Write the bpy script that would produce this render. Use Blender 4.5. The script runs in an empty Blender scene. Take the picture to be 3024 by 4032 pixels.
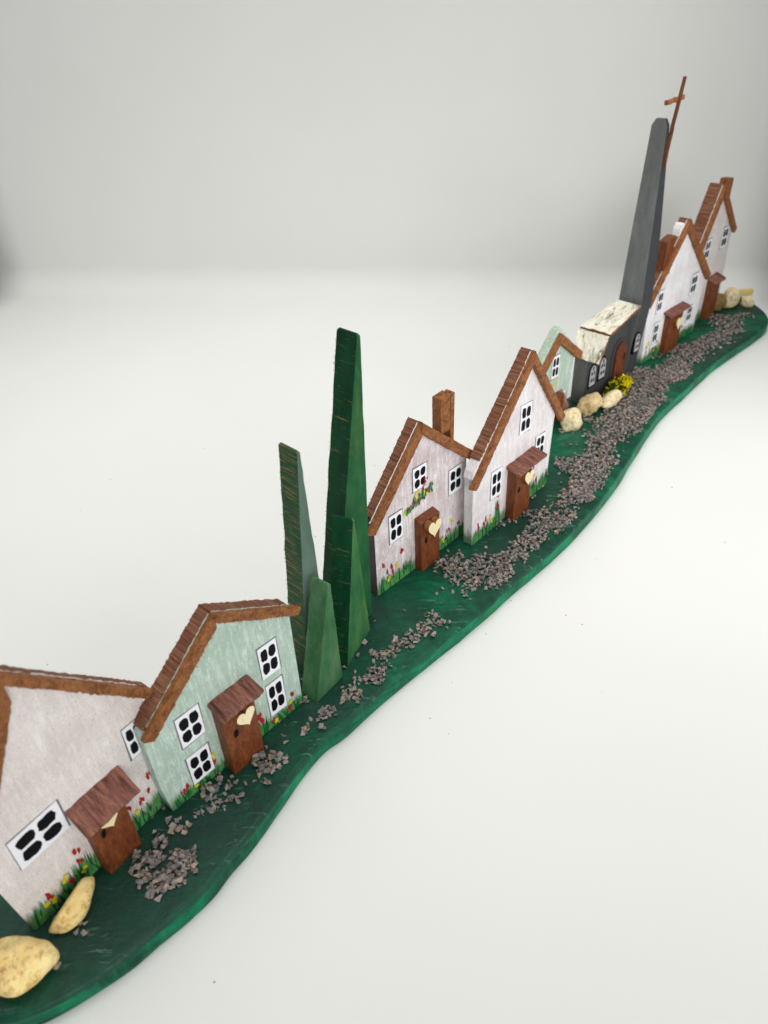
import bpy, math, random
from mathutils import Matrix, Vector, noise

# ------------------------------------------------------------------ camera, world, lamps, exposure
CM = 0.01
S = bpy.context.scene
COL = S.collection
cam_d = bpy.data.cameras.new('camera'); cam = bpy.data.objects.new('camera', cam_d); COL.objects.link(cam)
cam.matrix_world = Matrix(((0.9984879565345994, 0.054970907354341667, 0.0, 0.0),
                           (-0.03214720947498846, 0.5839198048899543, -0.8111745917989844, 0.0),
                           (-0.044591003333977884, 0.8099480605581556, 0.5848040540384029, 22.0*CM),
                           (0, 0, 0, 1)))
cam_d.sensor_fit = 'VERTICAL'; cam_d.sensor_height = 36.0; cam_d.lens = 2916.5/4032*36.0
cam_d.clip_start = 0.01; cam_d.clip_end = 20
cam_d.dof.use_dof = True; cam_d.dof.focus_distance = 0.30; cam_d.dof.aperture_fstop = 16
S.camera = cam
W = bpy.data.worlds.new('World'); S.world = W; W.use_nodes = True
W.node_tree.nodes['Background'].inputs[0].default_value = (0.97, 0.985, 1.0, 1)
W.node_tree.nodes['Background'].inputs[1].default_value = 0.16
def area(name, loc, target, size, power, col=(1, 1, 1), sy=None):
    d = bpy.data.lights.new(name, 'AREA'); d.energy = power; d.color = col; d.size = size*CM
    if sy: d.shape = 'RECTANGLE'; d.size_y = sy*CM
    o = bpy.data.objects.new(name, d); COL.objects.link(o)
    o.location = Vector(loc)*CM
    o.rotation_euler = (Vector(target)-Vector(loc)).to_track_quat('-Z', 'Y').to_euler()
    return o
top = area('top_lamp', (-2, 42, 60), (-2, 42, 0), 104, 2.2, (1.0, 0.99, 0.965), 72); top.data.spread = math.radians(98)
front = area('front_fill', (28, -40, 26), (0, 28, 6), 74, 1.3, (1.0, 0.99, 0.965), 44); front.data.spread = math.radians(110)  # added fill from behind the camera, raises the house fronts
right = area('right_fill', (44, 20, 14), (16, 50, 8), 40, 0.33, (1.0, 0.99, 0.965), 28); right.data.spread = math.radians(110)  # added small fill that brightens the two farthest houses
S.view_settings.view_transform = 'Standard'; S.view_settings.look = 'None'
S.view_settings.exposure = 0.09; S.view_settings.gamma = 1.0
R = random.Random(7)

# ------------------------------------------------------------------ materials (object coordinates in cm)
def mat(name, rough=0.6, spec=0.4):
    m = bpy.data.materials.new(name); m.use_nodes = True
    b = m.node_tree.nodes['Principled BSDF']
    b.inputs['Roughness'].default_value = rough
    b.inputs['Specular IOR Level'].default_value = spec
    return m, m.node_tree, b
def rgba(c): return (c[0], c[1], c[2], 1)
def lin(r, g, b):
    f = lambda v: (v/255/12.92) if v/255 <= 0.04045 else ((v/255+0.055)/1.055)**2.4
    return (f(r), f(g), f(b))
def N(t, k, **kw):
    n = t.nodes.new(k)
    for a, v in kw.items(): setattr(n, a, v)
    return n
def coords(t, sc=(1, 1, 1), rot=(0, 0, 0)):
    tc = N(t, 'ShaderNodeTexCoord'); mp = N(t, 'ShaderNodeMapping')
    mp.inputs['Scale'].default_value = tuple(100*s for s in sc)
    mp.inputs['Rotation'].default_value = rot
    t.links.new(tc.outputs['Object'], mp.inputs['Vector'])
    return mp.outputs[0]
def nz(t, sc=(1, 1, 1), detail=4, rough=0.6, scale=1.0, dist=0.0, rot=(0, 0, 0)):
    n = N(t, 'ShaderNodeTexNoise'); n.inputs['Scale'].default_value = scale
    n.inputs['Detail'].default_value = detail; n.inputs['Roughness'].default_value = rough
    n.inputs['Distortion'].default_value = dist
    t.links.new(coords(t, sc, rot), n.inputs['Vector'])
    return n.outputs['Fac']
def ramp(t, fac, stops, interp='LINEAR'):
    r = N(t, 'ShaderNodeValToRGB'); r.color_ramp.interpolation = interp
    e = r.color_ramp.elements
    while len(e) < len(stops): e.new(0.5)
    for el, (p, c) in zip(e, stops):
        el.position = p; el.color = rgba(c) if not isinstance(c, (int, float)) else (c, c, c, 1)
    t.links.new(fac, r.inputs[0]); return r.outputs[0]
def mix(t, fac, a, b, mode='MIX'):
    m = N(t, 'ShaderNodeMix', data_type='RGBA', blend_type=mode)
    for sock, v in ((m.inputs['Factor'], fac), (m.inputs['A'], a), (m.inputs['B'], b)):
        if isinstance(v, (int, float)): sock.default_value = v
        elif isinstance(v, tuple): sock.default_value = rgba(v)
        else: t.links.new(v, sock)
    return m.outputs['Result']
def mth(t, op, a, b=0.0, clamp=False):
    m = N(t, 'ShaderNodeMath', operation=op); m.use_clamp = clamp
    for i, v in enumerate((a, b)):
        if isinstance(v, (int, float)): m.inputs[i].default_value = v
        else: t.links.new(v, m.inputs[i])
    return m.outputs[0]
def bump(t, b, h, dist, strength=1.0):
    n = N(t, 'ShaderNodeBump'); n.inputs['Distance'].default_value = dist*CM; n.inputs['Strength'].default_value = strength
    t.links.new(h, n.inputs['Height']); t.links.new(n.outputs[0], b.inputs['Normal'])
def setc(t, b, c): t.links.new(c, b.inputs['Base Color'])

def m_plank():        # sawn end grain on the roof tops: ridges run from front to back
    m, t, b = mat('sawn_brown_wood', 0.75, 0.25)
    a = nz(t, (22, 0.7, 22), 4, 0.65)
    c = ramp(t, a, [(0.30, lin(72, 42, 30)), (0.5, lin(128, 84, 62)), (0.70, lin(168, 122, 92))])
    big = nz(t, (0.9, 0.9, 0.9), 3)
    c = mix(t, ramp(t, big, [(0.42, 0.0), (0.62, 1.0)]), c, mix(t, 0.5, c, lin(112, 62, 46)))
    sp = nz(t, (14, 3, 14), 2)
    c = mix(t, ramp(t, sp, [(0.72, 0.0), (0.78, 0.8)]), c, lin(196, 170, 150))
    setc(t, b, c); bump(t, b, a, 0.07); return m
def m_trim(name='stained_brown_wood', tint=(1, 1, 1), sc=(2.4, 3.5, 2.4)):
    m, t, b = mat(name, 0.6, 0.3)
    f = nz(t, sc, 6, 0.75, dist=1.2); f2 = nz(t, (sc[0]*5, sc[1]*5, sc[2]*5), 5, 0.7, dist=1.5)
    k = lambda r, g, bb: tuple(x*y for x, y in zip(lin(r, g, bb), tint))
    c = ramp(t, f, [(0.28, k(84, 44, 22)), (0.43, k(140, 86, 46)), (0.58, k(176, 116, 68)), (0.78, k(112, 64, 34))])
    c = mix(t, ramp(t, f2, [(0.36, 0.75), (0.54, 0.0)]), c, k(66, 34, 16))
    setc(t, b, c); bump(t, b, f2, 0.05); return m
def m_canopy():
    m, t, b = mat('red_brown_wood', 0.6, 0.35)
    f = nz(t, (7, 0.8, 1.2), 5, 0.75, dist=0.8)
    c = ramp(t, f, [(0.34, lin(70, 38, 32)), (0.5, lin(126, 78, 66)), (0.66, lin(166, 114, 96))])
    setc(t, b, c); bump(t, b, f, 0.05); return m
def m_door():
    m, t, b = mat('door_brown_wood', 0.5, 0.4)
    f = nz(t, (5, 5, 1.6), 5, 0.7, dist=0.4); g = nz(t, (18, 18, 10), 3, 0.6)
    c = ramp(t, f, [(0.3, lin(82, 38, 16)), (0.5, lin(116, 60, 26)), (0.7, lin(140, 80, 36))])
    c = mix(t, ramp(t, g, [(0.3, 0.5), (0.5, 0.0)]), c, lin(78, 36, 14))
    setc(t, b, c); bump(t, b, g, 0.03); return m
def m_wall(name, base, streak, dirt, fleck, wash=0.65, rough=0.6, streak_amt=0.5):
    m, t, b = mat(name, rough, 0.35)
    f = nz(t, (5, 5, 0.55), 5, 0.68, dist=0.3); g = nz(t, (0.8, 0.8, 0.5), 4, 0.65)
    p = nz(t, (22, 22, 16), 2, 0.5); s2 = nz(t, (11, 11, 1.7), 3, 0.7)
    c = mix(t, ramp(t, f, [(0.46, 0.0), (0.66, streak_amt)]), base, streak)
    c = mix(t, ramp(t, g, [(0.42, 0.0), (0.68, 0.7)]), c, dirt)
    c = mix(t, ramp(t, s2, [(0.54, 0.0), (0.68, streak_amt)]), c, streak)
    c = mix(t, ramp(t, p, [(0.32, 0.55), (0.42, 0.0)]), c, fleck)
    # green paint wash along the foot of the wall, brushed upward
    tc = N(t, 'ShaderNodeTexCoord'); sx = N(t, 'ShaderNodeSeparateXYZ'); t.links.new(tc.outputs['Object'], sx.inputs[0])
    z = mth(t, 'MULTIPLY', sx.outputs['Z'], 100.0)
    br = nz(t, (7, 7, 0.8), 3, 0.6)
    v = mth(t, 'SUBTRACT', mth(t, 'MULTIPLY', br, wash*2.3), z)
    gr = mix(t, nz(t, (9, 9, 1.2), 3), lin(14, 60, 34), lin(70, 140, 70))
    c = mix(t, ramp(t, mth(t, 'ADD', v, 0.2), [(0.0, 0.0), (0.45, 0.85)]), c, gr)
    setc(t, b, c); bump(t, b, mix(t, 0.5, s2, p), 0.05); return m
def m_flat(name, c, rough=0.6, spec=0.3, var=0.25):
    m, t, b = mat(name, rough, spec)
    f = nz(t, (9, 9, 9), 4, 0.6)
    dk = tuple(x*(1-var) for x in c); lt = tuple(min(1, x*(1+var*0.6)) for x in c)
    setc(t, b, ramp(t, f, [(0.3, dk), (0.7, lt)])); bump(t, b, f, 0.01); return m
def m_tree(name, dark, light, olive, scratch):
    m, t, b = mat(name, 0.6, 0.15)
    f = nz(t, (1.6, 1.6, 0.5), 5, 0.65); g = nz(t, (0.7, 0.7, 0.4), 3, 0.6, dist=0.8)
    c = mix(t, ramp(t, f, [(0.35, 0.0), (0.68, 1.0)]), dark, light)
    c = mix(t, ramp(t, g, [(0.52, 0.0), (0.7, 0.8)]), c, olive)
    s = nz(t, (1.5, 0.9, 13), 4, 0.75, dist=0.5)
    if scratch: c = mix(t, ramp(t, s, [(0.62-scratch*0.16, 0.0), (0.70-scratch*0.12, 0.85)]), c, lin(150, 122, 74))
    setc(t, b, c); bump(t, b, mix(t, 0.6, f, s), 0.06 if scratch else 0.03); return m
def m_board_top():
    m, t, b = mat('painted_green_board', 0.42, 0.22)
    f = nz(t, (0.34, 0.34, 0.34), 5, 0.66, dist=1.4); g = nz(t, (0.9, 2.4, 1), 5, 0.65, dist=0.8, rot=(0, 0, math.radians(45)))
    c = ramp(t, f, [(0.30, lin(16, 52, 42)), (0.44, lin(4, 70, 50)), (0.56, lin(0, 92, 62)), (0.72, lin(4, 122, 80))])
    c = mix(t, ramp(t, g, [(0.42, 0.0), (0.66, 0.5)]), c, lin(4, 56, 40))
    # dull darker paint towards the thick near end of the board
    h = nz(t, (0.12, 0.12, 0.12), 2); c = mix(t, ramp(t, h, [(0.42, 0.7), (0.56, 0.0)]), c, lin(32, 56, 50))
    # scraped and glue marks
    w = nz(t, (0.8, 4.2, 1), 5, 0.7, dist=1.4, rot=(0, 0, math.radians(47)))
    gl = ramp(t, w, [(0.59, 0.0), (0.635, 0.5), (0.68, 0.0)])
    gl = mth(t, 'MULTIPLY', gl, ramp(t, nz(t, (0.5, 0.5, 0.5), 2), [(0.48, 0.0), (0.6, 1.0)]))
    c = mix(t, gl, c, lin(120, 170, 150))
    k = nz(t, (6, 6, 6), 3); c = mix(t, ramp(t, k, [(0.765, 0.0), (0.79, 0.6)]), c, lin(150, 120, 60))
    setc(t, b, c)
    t.links.new(ramp(t, g, [(0.3, 0.28), (0.7, 0.55)]), b.inputs['Roughness'])
    hb = mix(t, 0.35, nz(t, (2.2, 2.2, 2.2), 4, 0.6, dist=1.0), w); bump(t, b, hb, 0.06); return m
def m_board_side():
    m, t, b = mat('painted_green_edge', 0.5, 0.15)
    f = nz(t, (0.45, 0.45, 1.2), 5, 0.6, dist=0.6); s = nz(t, (5, 5, 0.5), 4, 0.6)
    c = ramp(t, f, [(0.34, lin(6, 60, 46)), (0.48, lin(0, 96, 66)), (0.66, lin(4, 134, 88))])
    c = mix(t, ramp(t, s, [(0.5, 0.0), (0.75, 0.5)]), c, lin(34, 128, 88))
    setc(t, b, c); bump(t, b, s, 0.05); return m
def m_stone(name, a, bcol, spot):
    m, t, b = mat(name, 0.55, 0.35)
    f = nz(t, (1.6, 1.6, 1.6), 5, 0.6, dist=0.5); g = nz(t, (4, 4, 4), 5, 0.75)
    c = ramp(t, f, [(0.3, a), (0.7, bcol)])
    c = mix(t, ramp(t, g, [(0.50, 0.0), (0.64, 0.8)]), c, spot)
    setc(t, b, c); bump(t, b, mix(t, 0.5, f, g), 0.05); return m
def m_birch():
    m, t, b = mat('pale_bark', 0.8, 0.2)
    f = nz(t, (0.8, 2.6, 0.8), 5, 0.68, dist=1.6); g = nz(t, (0.9, 0.9, 0.9), 3)
    c = ramp(t, g, [(0.3, lin(232, 226, 204)), (0.7, lin(244, 242, 228))])
    c = mix(t, ramp(t, f, [(0.38, 0.9), (0.47, 0.0)]), c, lin(104, 98, 74))
    setc(t, b, c); bump(t, b, f, 0.12); return m
def m_paper():
    m, t, b = mat('white_paper', 0.85, 0.15)
    f = nz(t, (0.05, 0.05, 0.05), 3)
    setc(t, b, ramp(t, f, [(0.3, (0.79, 0.795, 0.77)), (0.7, (0.82, 0.825, 0.80))])); 
    g = nz(t, (8, 8, 8), 3); bump(t, b, g, 0.004); return m

PLANK = m_plank(); TRIM = m_trim(); CANOPY = m_canopy(); DOOR = m_door()
PINKW = m_wall('pale_pink_paint', lin(228, 221, 218), lin(250, 250, 250), lin(208, 196, 192), lin(150, 134, 128))
WHITEW = m_wall('white_paint', lin(240, 240, 242), lin(250, 250, 252), lin(216, 208, 212), lin(190, 182, 182), 0.4)
LILACW = m_wall('lilac_white_paint', lin(228, 224, 226), lin(250, 250, 254), lin(204, 192, 194), lin(150, 134, 132), 0.5, streak_amt=0.75)
HOUSE3W = m_wall('weathered_lilac_paint', lin(214, 204, 206), lin(250, 250, 254), lin(176, 154, 154), lin(128, 104, 100), 0.5, streak_amt=0.85)
SAGEW = m_wall('sage_green_paint', lin(176, 198, 184), lin(226, 238, 236), lin(160, 186, 166), lin(110, 128, 118), 0.4, streak_amt=0.75)
DARKEDGE = m_flat('dark_painted_edge', lin(70, 62, 60), 0.6, 0.3)
SAGEEDGE = m_flat('sage_painted_edge', lin(176, 196, 176), 0.7, 0.2, 0.3)
G1 = m_flat('grass_paint', lin(84, 150, 84), 0.45, 0.3); G2 = m_flat('dark_grass_paint', lin(22, 92, 48), 0.45, 0.4)
RED = m_flat('red_paint', lin(176, 30, 34), 0.45, 0.4); YEL = m_flat('yellow_paint', lin(222, 206, 10), 0.45, 0.4)
PANEL = m_flat('white_card', lin(240, 242, 248), 0.55, 0.3, 0.04); INK = m_flat('black_marker', (0.004, 0.004, 0.006), 0.6, 0.12, 0.3)
PENCIL = m_flat('pencil_grey', lin(120, 118, 124), 0.8, 0.2, 0.5)
CREAM = m_flat('cream_wood', lin(240, 226, 184), 0.5, 0.35, 0.10); BURNT = m_flat('burnt_wood_edge', lin(150, 96, 46), 0.6, 0.3, 0.5)
SLATE = m_wall('dark_grey_paint', lin(104, 106, 106), lin(128, 130, 130), lin(80, 82, 82), lin(130, 112, 84), 0.0, streak_amt=0.25)
CHAR = m_flat('charcoal_and_spire_shade', lin(58, 60, 63), 0.5, 0.4, 0.3)
BIRCH = m_birch(); PAPER = m_paper()
PALEG = m_flat('grey_white_paint', lin(176, 176, 180), 0.6, 0.3, 0.25)
GLUE = m_flat('dried_white_glue', lin(232, 226, 222), 0.3, 0.6, 0.08)

# ------------------------------------------------------------------ mesh helpers: everything in cm, local x along the front, y to the back, z up
class Geo:
    def __init__(s): s.v = []; s.f = []; s.m = []
    def add(s, vs, fs, mi=0):
        k = len(s.v); s.v += [tuple(p) for p in vs]
        for i, f in enumerate(fs):
            s.f.append([k+j for j in f]); s.m.append(mi[i] if isinstance(mi, list) else mi)
    def prism(s, poly, y0, y1, mi=0, side=None):
        n = len(poly); area2 = sum(poly[i][0]*poly[(i+1) % n][1]-poly[(i+1) % n][0]*poly[i][1] for i in range(n))
        if area2 < 0: poly = poly[::-1]
        vs = [(x, y0, z) for x, z in poly]+[(x, y1, z) for x, z in poly]
        fs = [list(range(n)), list(range(2*n-1, n-1, -1))]; ms = [mi, mi]
        for i in range(n):
            j = (i+1) % n; fs.append([i, n+i, n+j, j]); ms.append(mi if side is None else side)
        s.add(vs, fs, ms)
    def hexa(s, b, t, mi=0):
        s.add(list(b)+list(t), [[3, 2, 1, 0], [4, 5, 6, 7], [0, 1, 5, 4], [1, 2, 6, 5], [2, 3, 7, 6], [3, 0, 4, 7]], mi)
    def box(s, x0, x1, y0, y1, z0, z1, mi=0):
        s.hexa([(x0, y0, z0), (x1, y0, z0), (x1, y1, z0), (x0, y1, z0)], [(x0, y0, z1), (x1, y0, z1), (x1, y1, z1), (x0, y1, z1)], mi)
    def beam(s, A, B, w, y0, y1, cut0=0, cut1=0, jit=0.02, step=0.18, ch=0.035, mi=0, jw=None):
        # a strip whose OUTER edge runs A->B in the (x, z) plane, w wide towards the inside, with uneven sawn edges
        ax, az = A; bx, bz = B; L = math.hypot(bx-ax, bz-az); dx, dz = (bx-ax)/L, (bz-az)/L
        px, pz = dz, -dx
        if pz > 0: px, pz = -px, -pz
        n = max(2, int(L/step)); rings = []; jw = jit if jw is None else jw
        for i in range(n+1):
            u = i/n; c0 = cut0*(1-u)+cut1*u
            cs = [(0, y0+ch), (0, y1-ch), (ch, y1), (w-ch, y1), (w, y1-ch), (w, y0+ch), (w-ch, y0), (ch, y0)]
            ring = []; ja = R.gauss(0, jit); jb = R.gauss(0, jw); jy = R.gauss(0, jit*0.5)
            for (q, y) in cs:
                jj = ja if q < w/2 else jb
                a = u*L+(q/w)*c0
                ring.append((ax+dx*a+px*(q+jj*(1 if q < w/2 else 1)), y+jy*(1 if y < (y0+y1)/2 else 0.3), az+dz*a+pz*(q+jj)))
            rings.append(ring)
        vs = [p for r in rings for p in r]; fs = []
        for i in range(n):
            for k in range(8):
                a, b2 = i*8+k, i*8+(k+1) % 8; fs.append([a, b2, b2+8, a+8])
        fs.append(list(range(7, -1, -1))); fs.append([n*8+k for k in range(8)])
        s.add(vs, fs, mi)
    def flat(s, pts, y, mi): s.add([(x, y, z) for x, z in pts], [list(range(len(pts)))], mi)
    def blobp(s, cx, cz, rx, rz, y, mi, n=12, jit=0.12, sq=2.8, skew=0):
        pts = []
        for i in range(n):
            a = 2*math.pi*i/n; c, d = math.cos(a), math.sin(a)
            r = (abs(c)**sq+abs(d)**sq)**(-1/sq)*(1+R.uniform(-jit, jit))
            x, z = rx*r*c, rz*r*d
            pts.append((cx+x, cz+z+skew*x))
        s.flat(pts, y, mi)
    def build(s, name, mats, parent=None, bev=0.0, smooth=False, loc=None):
        me = bpy.data.meshes.new(name); me.from_pydata([(x*CM, y*CM, z*CM) for x, y, z in s.v], [], s.f)
        for m in (mats if isinstance(mats, (list, tuple)) else [mats]): me.materials.append(m)
        for p, mi in zip(me.polygons, s.m): p.material_index = mi; p.use_smooth = smooth
        me.validate(); me.update()
        o = bpy.data.objects.new(name, me); COL.objects.link(o)
        if parent: o.parent = parent
        if bev:
            b = o.modifiers.new('Bevel', 'BEVEL'); b.width = bev*CM; b.segments = 2; b.limit_method = 'ANGLE'; b.angle_limit = math.radians(30)
        return o
def fix_normals(o):
    import bmesh
    bm = bmesh.new(); bm.from_mesh(o.data); bmesh.ops.recalc_face_normals(bm, faces=bm.faces[:]); bm.to_mesh(o.data); bm.free()
def tag(o, label, cat, group=None, kind=None):
    if label: o['label'] = label
    if cat: o['category'] = cat
    if group: o['group'] = group
    if kind: o['kind'] = kind
    return o
def thing(name, label, cat, x, y, deg, group=None):
    o = bpy.data.objects.new(name, None); COL.objects.link(o); o.empty_display_size = 0.01
    o.location = (x*CM, y*CM, 0); o.rotation_euler = (0, 0, math.radians(deg)); return tag(o, label, cat, group)

# ------------------------------------------------------------------ the setting: white paper sweep of a photo box
def backdrop():
    g = Geo(); prof = []
    y = -130
    while y < -3: prof.append((y, -0.8)); y += 6
    for i in range(17):
        a = math.radians(90*i/16); prof.append((-2.2+2.2*math.sin(a), -0.8+2.2*(1-math.cos(a))))
    prof += [(0.1, 8), (0.2, 14), (0.3, 22), (0.4, 34), (0.5, 50), (0.6, 66)]
    xs = [-1+2*i/20 for i in range(21)]
    for (y, z) in prof:
        for u in xs: g.v.append((u*35.0, y, z))
    n = len(xs)
    for i in range(len(prof)-1):
        for j in range(n-1):
            a = i*n+j; g.f.append([a, a+1, a+1+n, a+n]); g.m.append(0)
    o = g.build('backdrop', PAPER, smooth=True)
    sol = o.modifiers.new('Solidify', 'SOLIDIFY'); sol.thickness = 0.06*CM; sol.offset = -1
    tag(o, 'white paper sheet bent up into a pale grey wall behind the village', 'backdrop', kind='structure')
    # lining of the photo box beyond the sheet
    gray = m_flat('box_lining', lin(188, 188, 192), 0.7, 0.3, 0.1)
    w = Geo(); w.box(-60, 60, -130, 12, -4.5, -3.5); f = w.build('floor', gray); f['kind'] = 'structure'
    w = Geo(); w.box(-40, -39, -25, 12, -3.5, 60); w.box(39, 40, -25, 12, -3.5, 60); w.box(-39, 39, 11, 12, -3.5, 60)
    b = w.build('wall', gray); b['kind'] = 'structure'
    for q in (o, f, b): q.location = (-1.1*CM, 66.3*CM, 0); q.rotation_euler = (0, 0, math.radians(-9.1))
backdrop()
sp = Geo()
for (x, y) in [(-14.49, 22.0), (2.33, 19.82), (1.31, 18.12), (1.94, 17.37), (5.44, 24.33), (7.64, 23.22), (9.9, 26.86), (8.9, 28.02), (-5.52, 9.38), (15.46, 32.44), (0.79, 47.51), (0.27, 40.28), (0.81, 38.49), (-0.39, 36.22), (10.01, 51.89), (8.2, 22.61), (4.04, 22.36), (-3.53, 29.8)]+[(R.uniform(-18, 22), R.uniform(16, 56)) for _ in range(16)]:
    r = R.uniform(0.02, 0.06); a = R.uniform(0, 3)
    c, s_ = math.cos(a)*r, math.sin(a)*r*0.6
    sp.hexa([(x-c, y-s_, -0.798), (x+s_, y-c*.4, -0.798), (x+c, y+s_, -0.798), (x-s_, y+c*.4, -0.798)], [(x-c*.6, y-s_*.6, -0.78), (x+s_*.6, y-c*.3, -0.775), (x+c*.6, y+s_*.6, -0.78), (x-s_*.6, y+c*.3, -0.775)])
tag(sp.build('dust', m_flat('dust_grey', lin(120, 118, 112), 0.9, 0.1)), 'tiny grey specks of dust scattered on the white paper', 'dust', kind='stuff')

# ------------------------------------------------------------------ the wavy green board
FRONT = [(-11.19, 8.36), (-10.05, 8.56), (-8.92, 9.15), (-8.01, 9.78), (-7.23, 10.48), (-6.49, 11.15), (-5.89, 11.75), (-5.46, 12.41), (-4.92, 13.18), (-4.1, 14.49), (-3.44, 15.67), (-2.66, 16.77), (-1.8, 17.51), (-0.34, 19.02), (1.64, 20.84), (3.99, 23.03), (5.54, 24.63), (7.67, 26.69), (9.78, 29.02), (11.91, 31.72), (13.2, 33.6), (15.16, 36.62), (17.28, 39.58), (19.83, 42.43), (22.74, 45.67), (25.55, 48.27), (27.7, 50.22), (29.2, 51.8), (29.75, 53.0), (29.95, 54.3), (29.87, 55.74)]
BACK = [(29.2, 57.0), (27.8, 57.4), (25.6, 56.3), (22.6, 53.0), (20.2, 50.4), (17.2, 47.6), (14.2, 44.3), (12.2, 42.1), (11.0, 41.05), (8.0, 38.3), (6.4, 35.8), (5.8, 32.8), (3.2, 28.9), (1.0, 27.2), (-1.2, 25.2), (-3.0, 23.2), (-4.6, 20.9), (-5.6, 18.9), (-8.4, 15.6), (-10.2, 13.6), (-12.0, 12.2), (-13.4, 10.9), (-13.6, 9.6), (-12.6, 8.6)]
def smooth_loop(P, k=6):
    out = []; n = len(P)
    for i in range(n):
        p0, p1, p2, p3 = P[i-1], P[i], P[(i+1) % n], P[(i+2) % n]
        for j in range(k):
            t = j/k
            out.append(tuple(0.5*(2*p1[c]+(p2[c]-p0[c])*t+(2*p0[c]-5*p1[c]+4*p2[c]-p3[c])*t*t+(3*p1[c]-p0[c]-3*p2[c]+p3[c])*t**3) for c in (0, 1)))
    return out
def board():
    P = smooth_loop(FRONT+BACK); n = len(P); g = Geo()
    nor = []
    for i in range(n):
        a, b = P[i-2], P[(i+2) % n]; dx, dy = b[0]-a[0], b[1]-a[1]; L = math.hypot(dx, dy) or 1
        nor.append((dy/L, -dx/L))
    rings = [(0.03, -0.8), (0.0, -0.76), (0.0, -0.5), (0.0, -0.18), (0.03, -0.08), (0.09, -0.02), (0.16, 0.0)]
    for k, (ins, z) in enumerate(rings):
        for i in range(n):
            w = noise.noise(Vector((P[i][0]*0.9, P[i][1]*0.9, z*2)))*0.04*(1 if k > 0 else 0)
            wz = noise.noise(Vector((P[i][0]*0.7, P[i][1]*0.7, 5)))*0.04*(1 if 2 < k < 6 else 0)
            g.v.append((P[i][0]-nor[i][0]*(ins+w), P[i][1]-nor[i][1]*(ins+w), z+wz))
    for k in range(len(rings)-1):
        for i in range(n):
            j = (i+1) % n; g.f.append([k*n+i, k*n+j, (k+1)*n+j, (k+1)*n+i]); g.m.append(1 if k < 3 else 0)
    g.f.append([(len(rings)-1)*n+i for i in range(n)]); g.m.append(0)
    g.f.append([i for i in range(n-1, -1, -1)]); g.m.append(1)
    o = g.build('wooden_board', [m_board_top(), m_board_side()], smooth=False)
    for p in o.data.polygons[:-2]: p.use_smooth = True
    tag(o, 'long wavy wooden board painted glossy green carrying the whole village', 'board')
board()

# ------------------------------------------------------------------ parts of the houses
WM = [G1, G2, RED, YEL]
def grass(g, x0, x1, h=0.55, n=40, base=2, flowers=(), z0=0.0):
    for i in range(n):
        x = R.uniform(x0, x1); hh = h*R.uniform(0.35, 1.15); w = R.uniform(0.03, 0.075); lean = R.gauss(0, 0.08)
        y = -0.006-0.00025*i
        g.flat([(x-w, z0+0.01), (x+w, z0+0.01), (x+w*0.6+lean*0.5, z0+hh*0.6), (x+lean, z0+hh), (x-w*0.6+lean*0.5, z0+hh*0.6)], y, base+(0 if R.random() < 0.55 else 1))
    for q, (x, z, c) in enumerate(flowers):
        for k in range(3 if c == 'r' else 2):
            g.blobp(x+R.gauss(0, 0.05), z+R.gauss(0, 0.06), R.uniform(0.03, 0.06) if c == 'r' else 0.08, R.uniform(0.08, 0.14) if c == 'r' else 0.085, -0.022-0.001*q-0.0004*k, base+(2 if c == 'r' else 3), 9, 0.3, 2.0, R.uniform(-.3, .3))
def window(parent, x0, x1, z0, z1, skew=0.0, label=None, blobr=(0.36, 0.36)):
    g = Geo(); w, h = x1-x0, z1-z0; cx, cz = (x0+x1)/2, (z0+z1)/2
    q = lambda a, b: (cx+a, cz+b+skew*a)
    j = lambda: R.uniform(-0.03, 0.03)
    g.prism([q(-w/2-.045+j(), -h/2-.035+j()), q(w/2+.03+j(), -h/2-.03+j()), q(w/2+.045+j(), h/2+.03+j()), q(-w/2-.03+j(), h/2+.045+j())], -0.012, 0.0, 2)
    g.prism([q(-w/2, -h/2), q(w/2, -h/2+j()), q(w/2, h/2), q(-w/2, h/2+j())], -0.03, -0.010, 0)
    for a in (-1, 1):
        for b in (-1, 1):
            g.blobp(cx+a*w*0.215, cz+b*h*0.215+skew*a*w*0.215, w*0.185, h*0.18, -0.033, 1, 14, 0.09, 3.2, skew)
    o = g.build('window', [PANEL, INK, PENCIL], parent)
    if label: o['label'] = label
    return o
def heart_pts(cx, cz, sz, rot):
    pts = []
    for i in range(28):
        t = 2*math.pi*i/28
        x = 16*math.sin(t)**3; z = 13*math.cos(t)-5*math.cos(2*t)-2*math.cos(3*t)-math.cos(4*t)
        x, z = x/34*sz, (z+2.5)/30*sz
        c, s_ = math.cos(rot), math.sin(rot); pts.append((cx+x*c-z*s_, cz+x*s_+z*c))
    return pts
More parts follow.
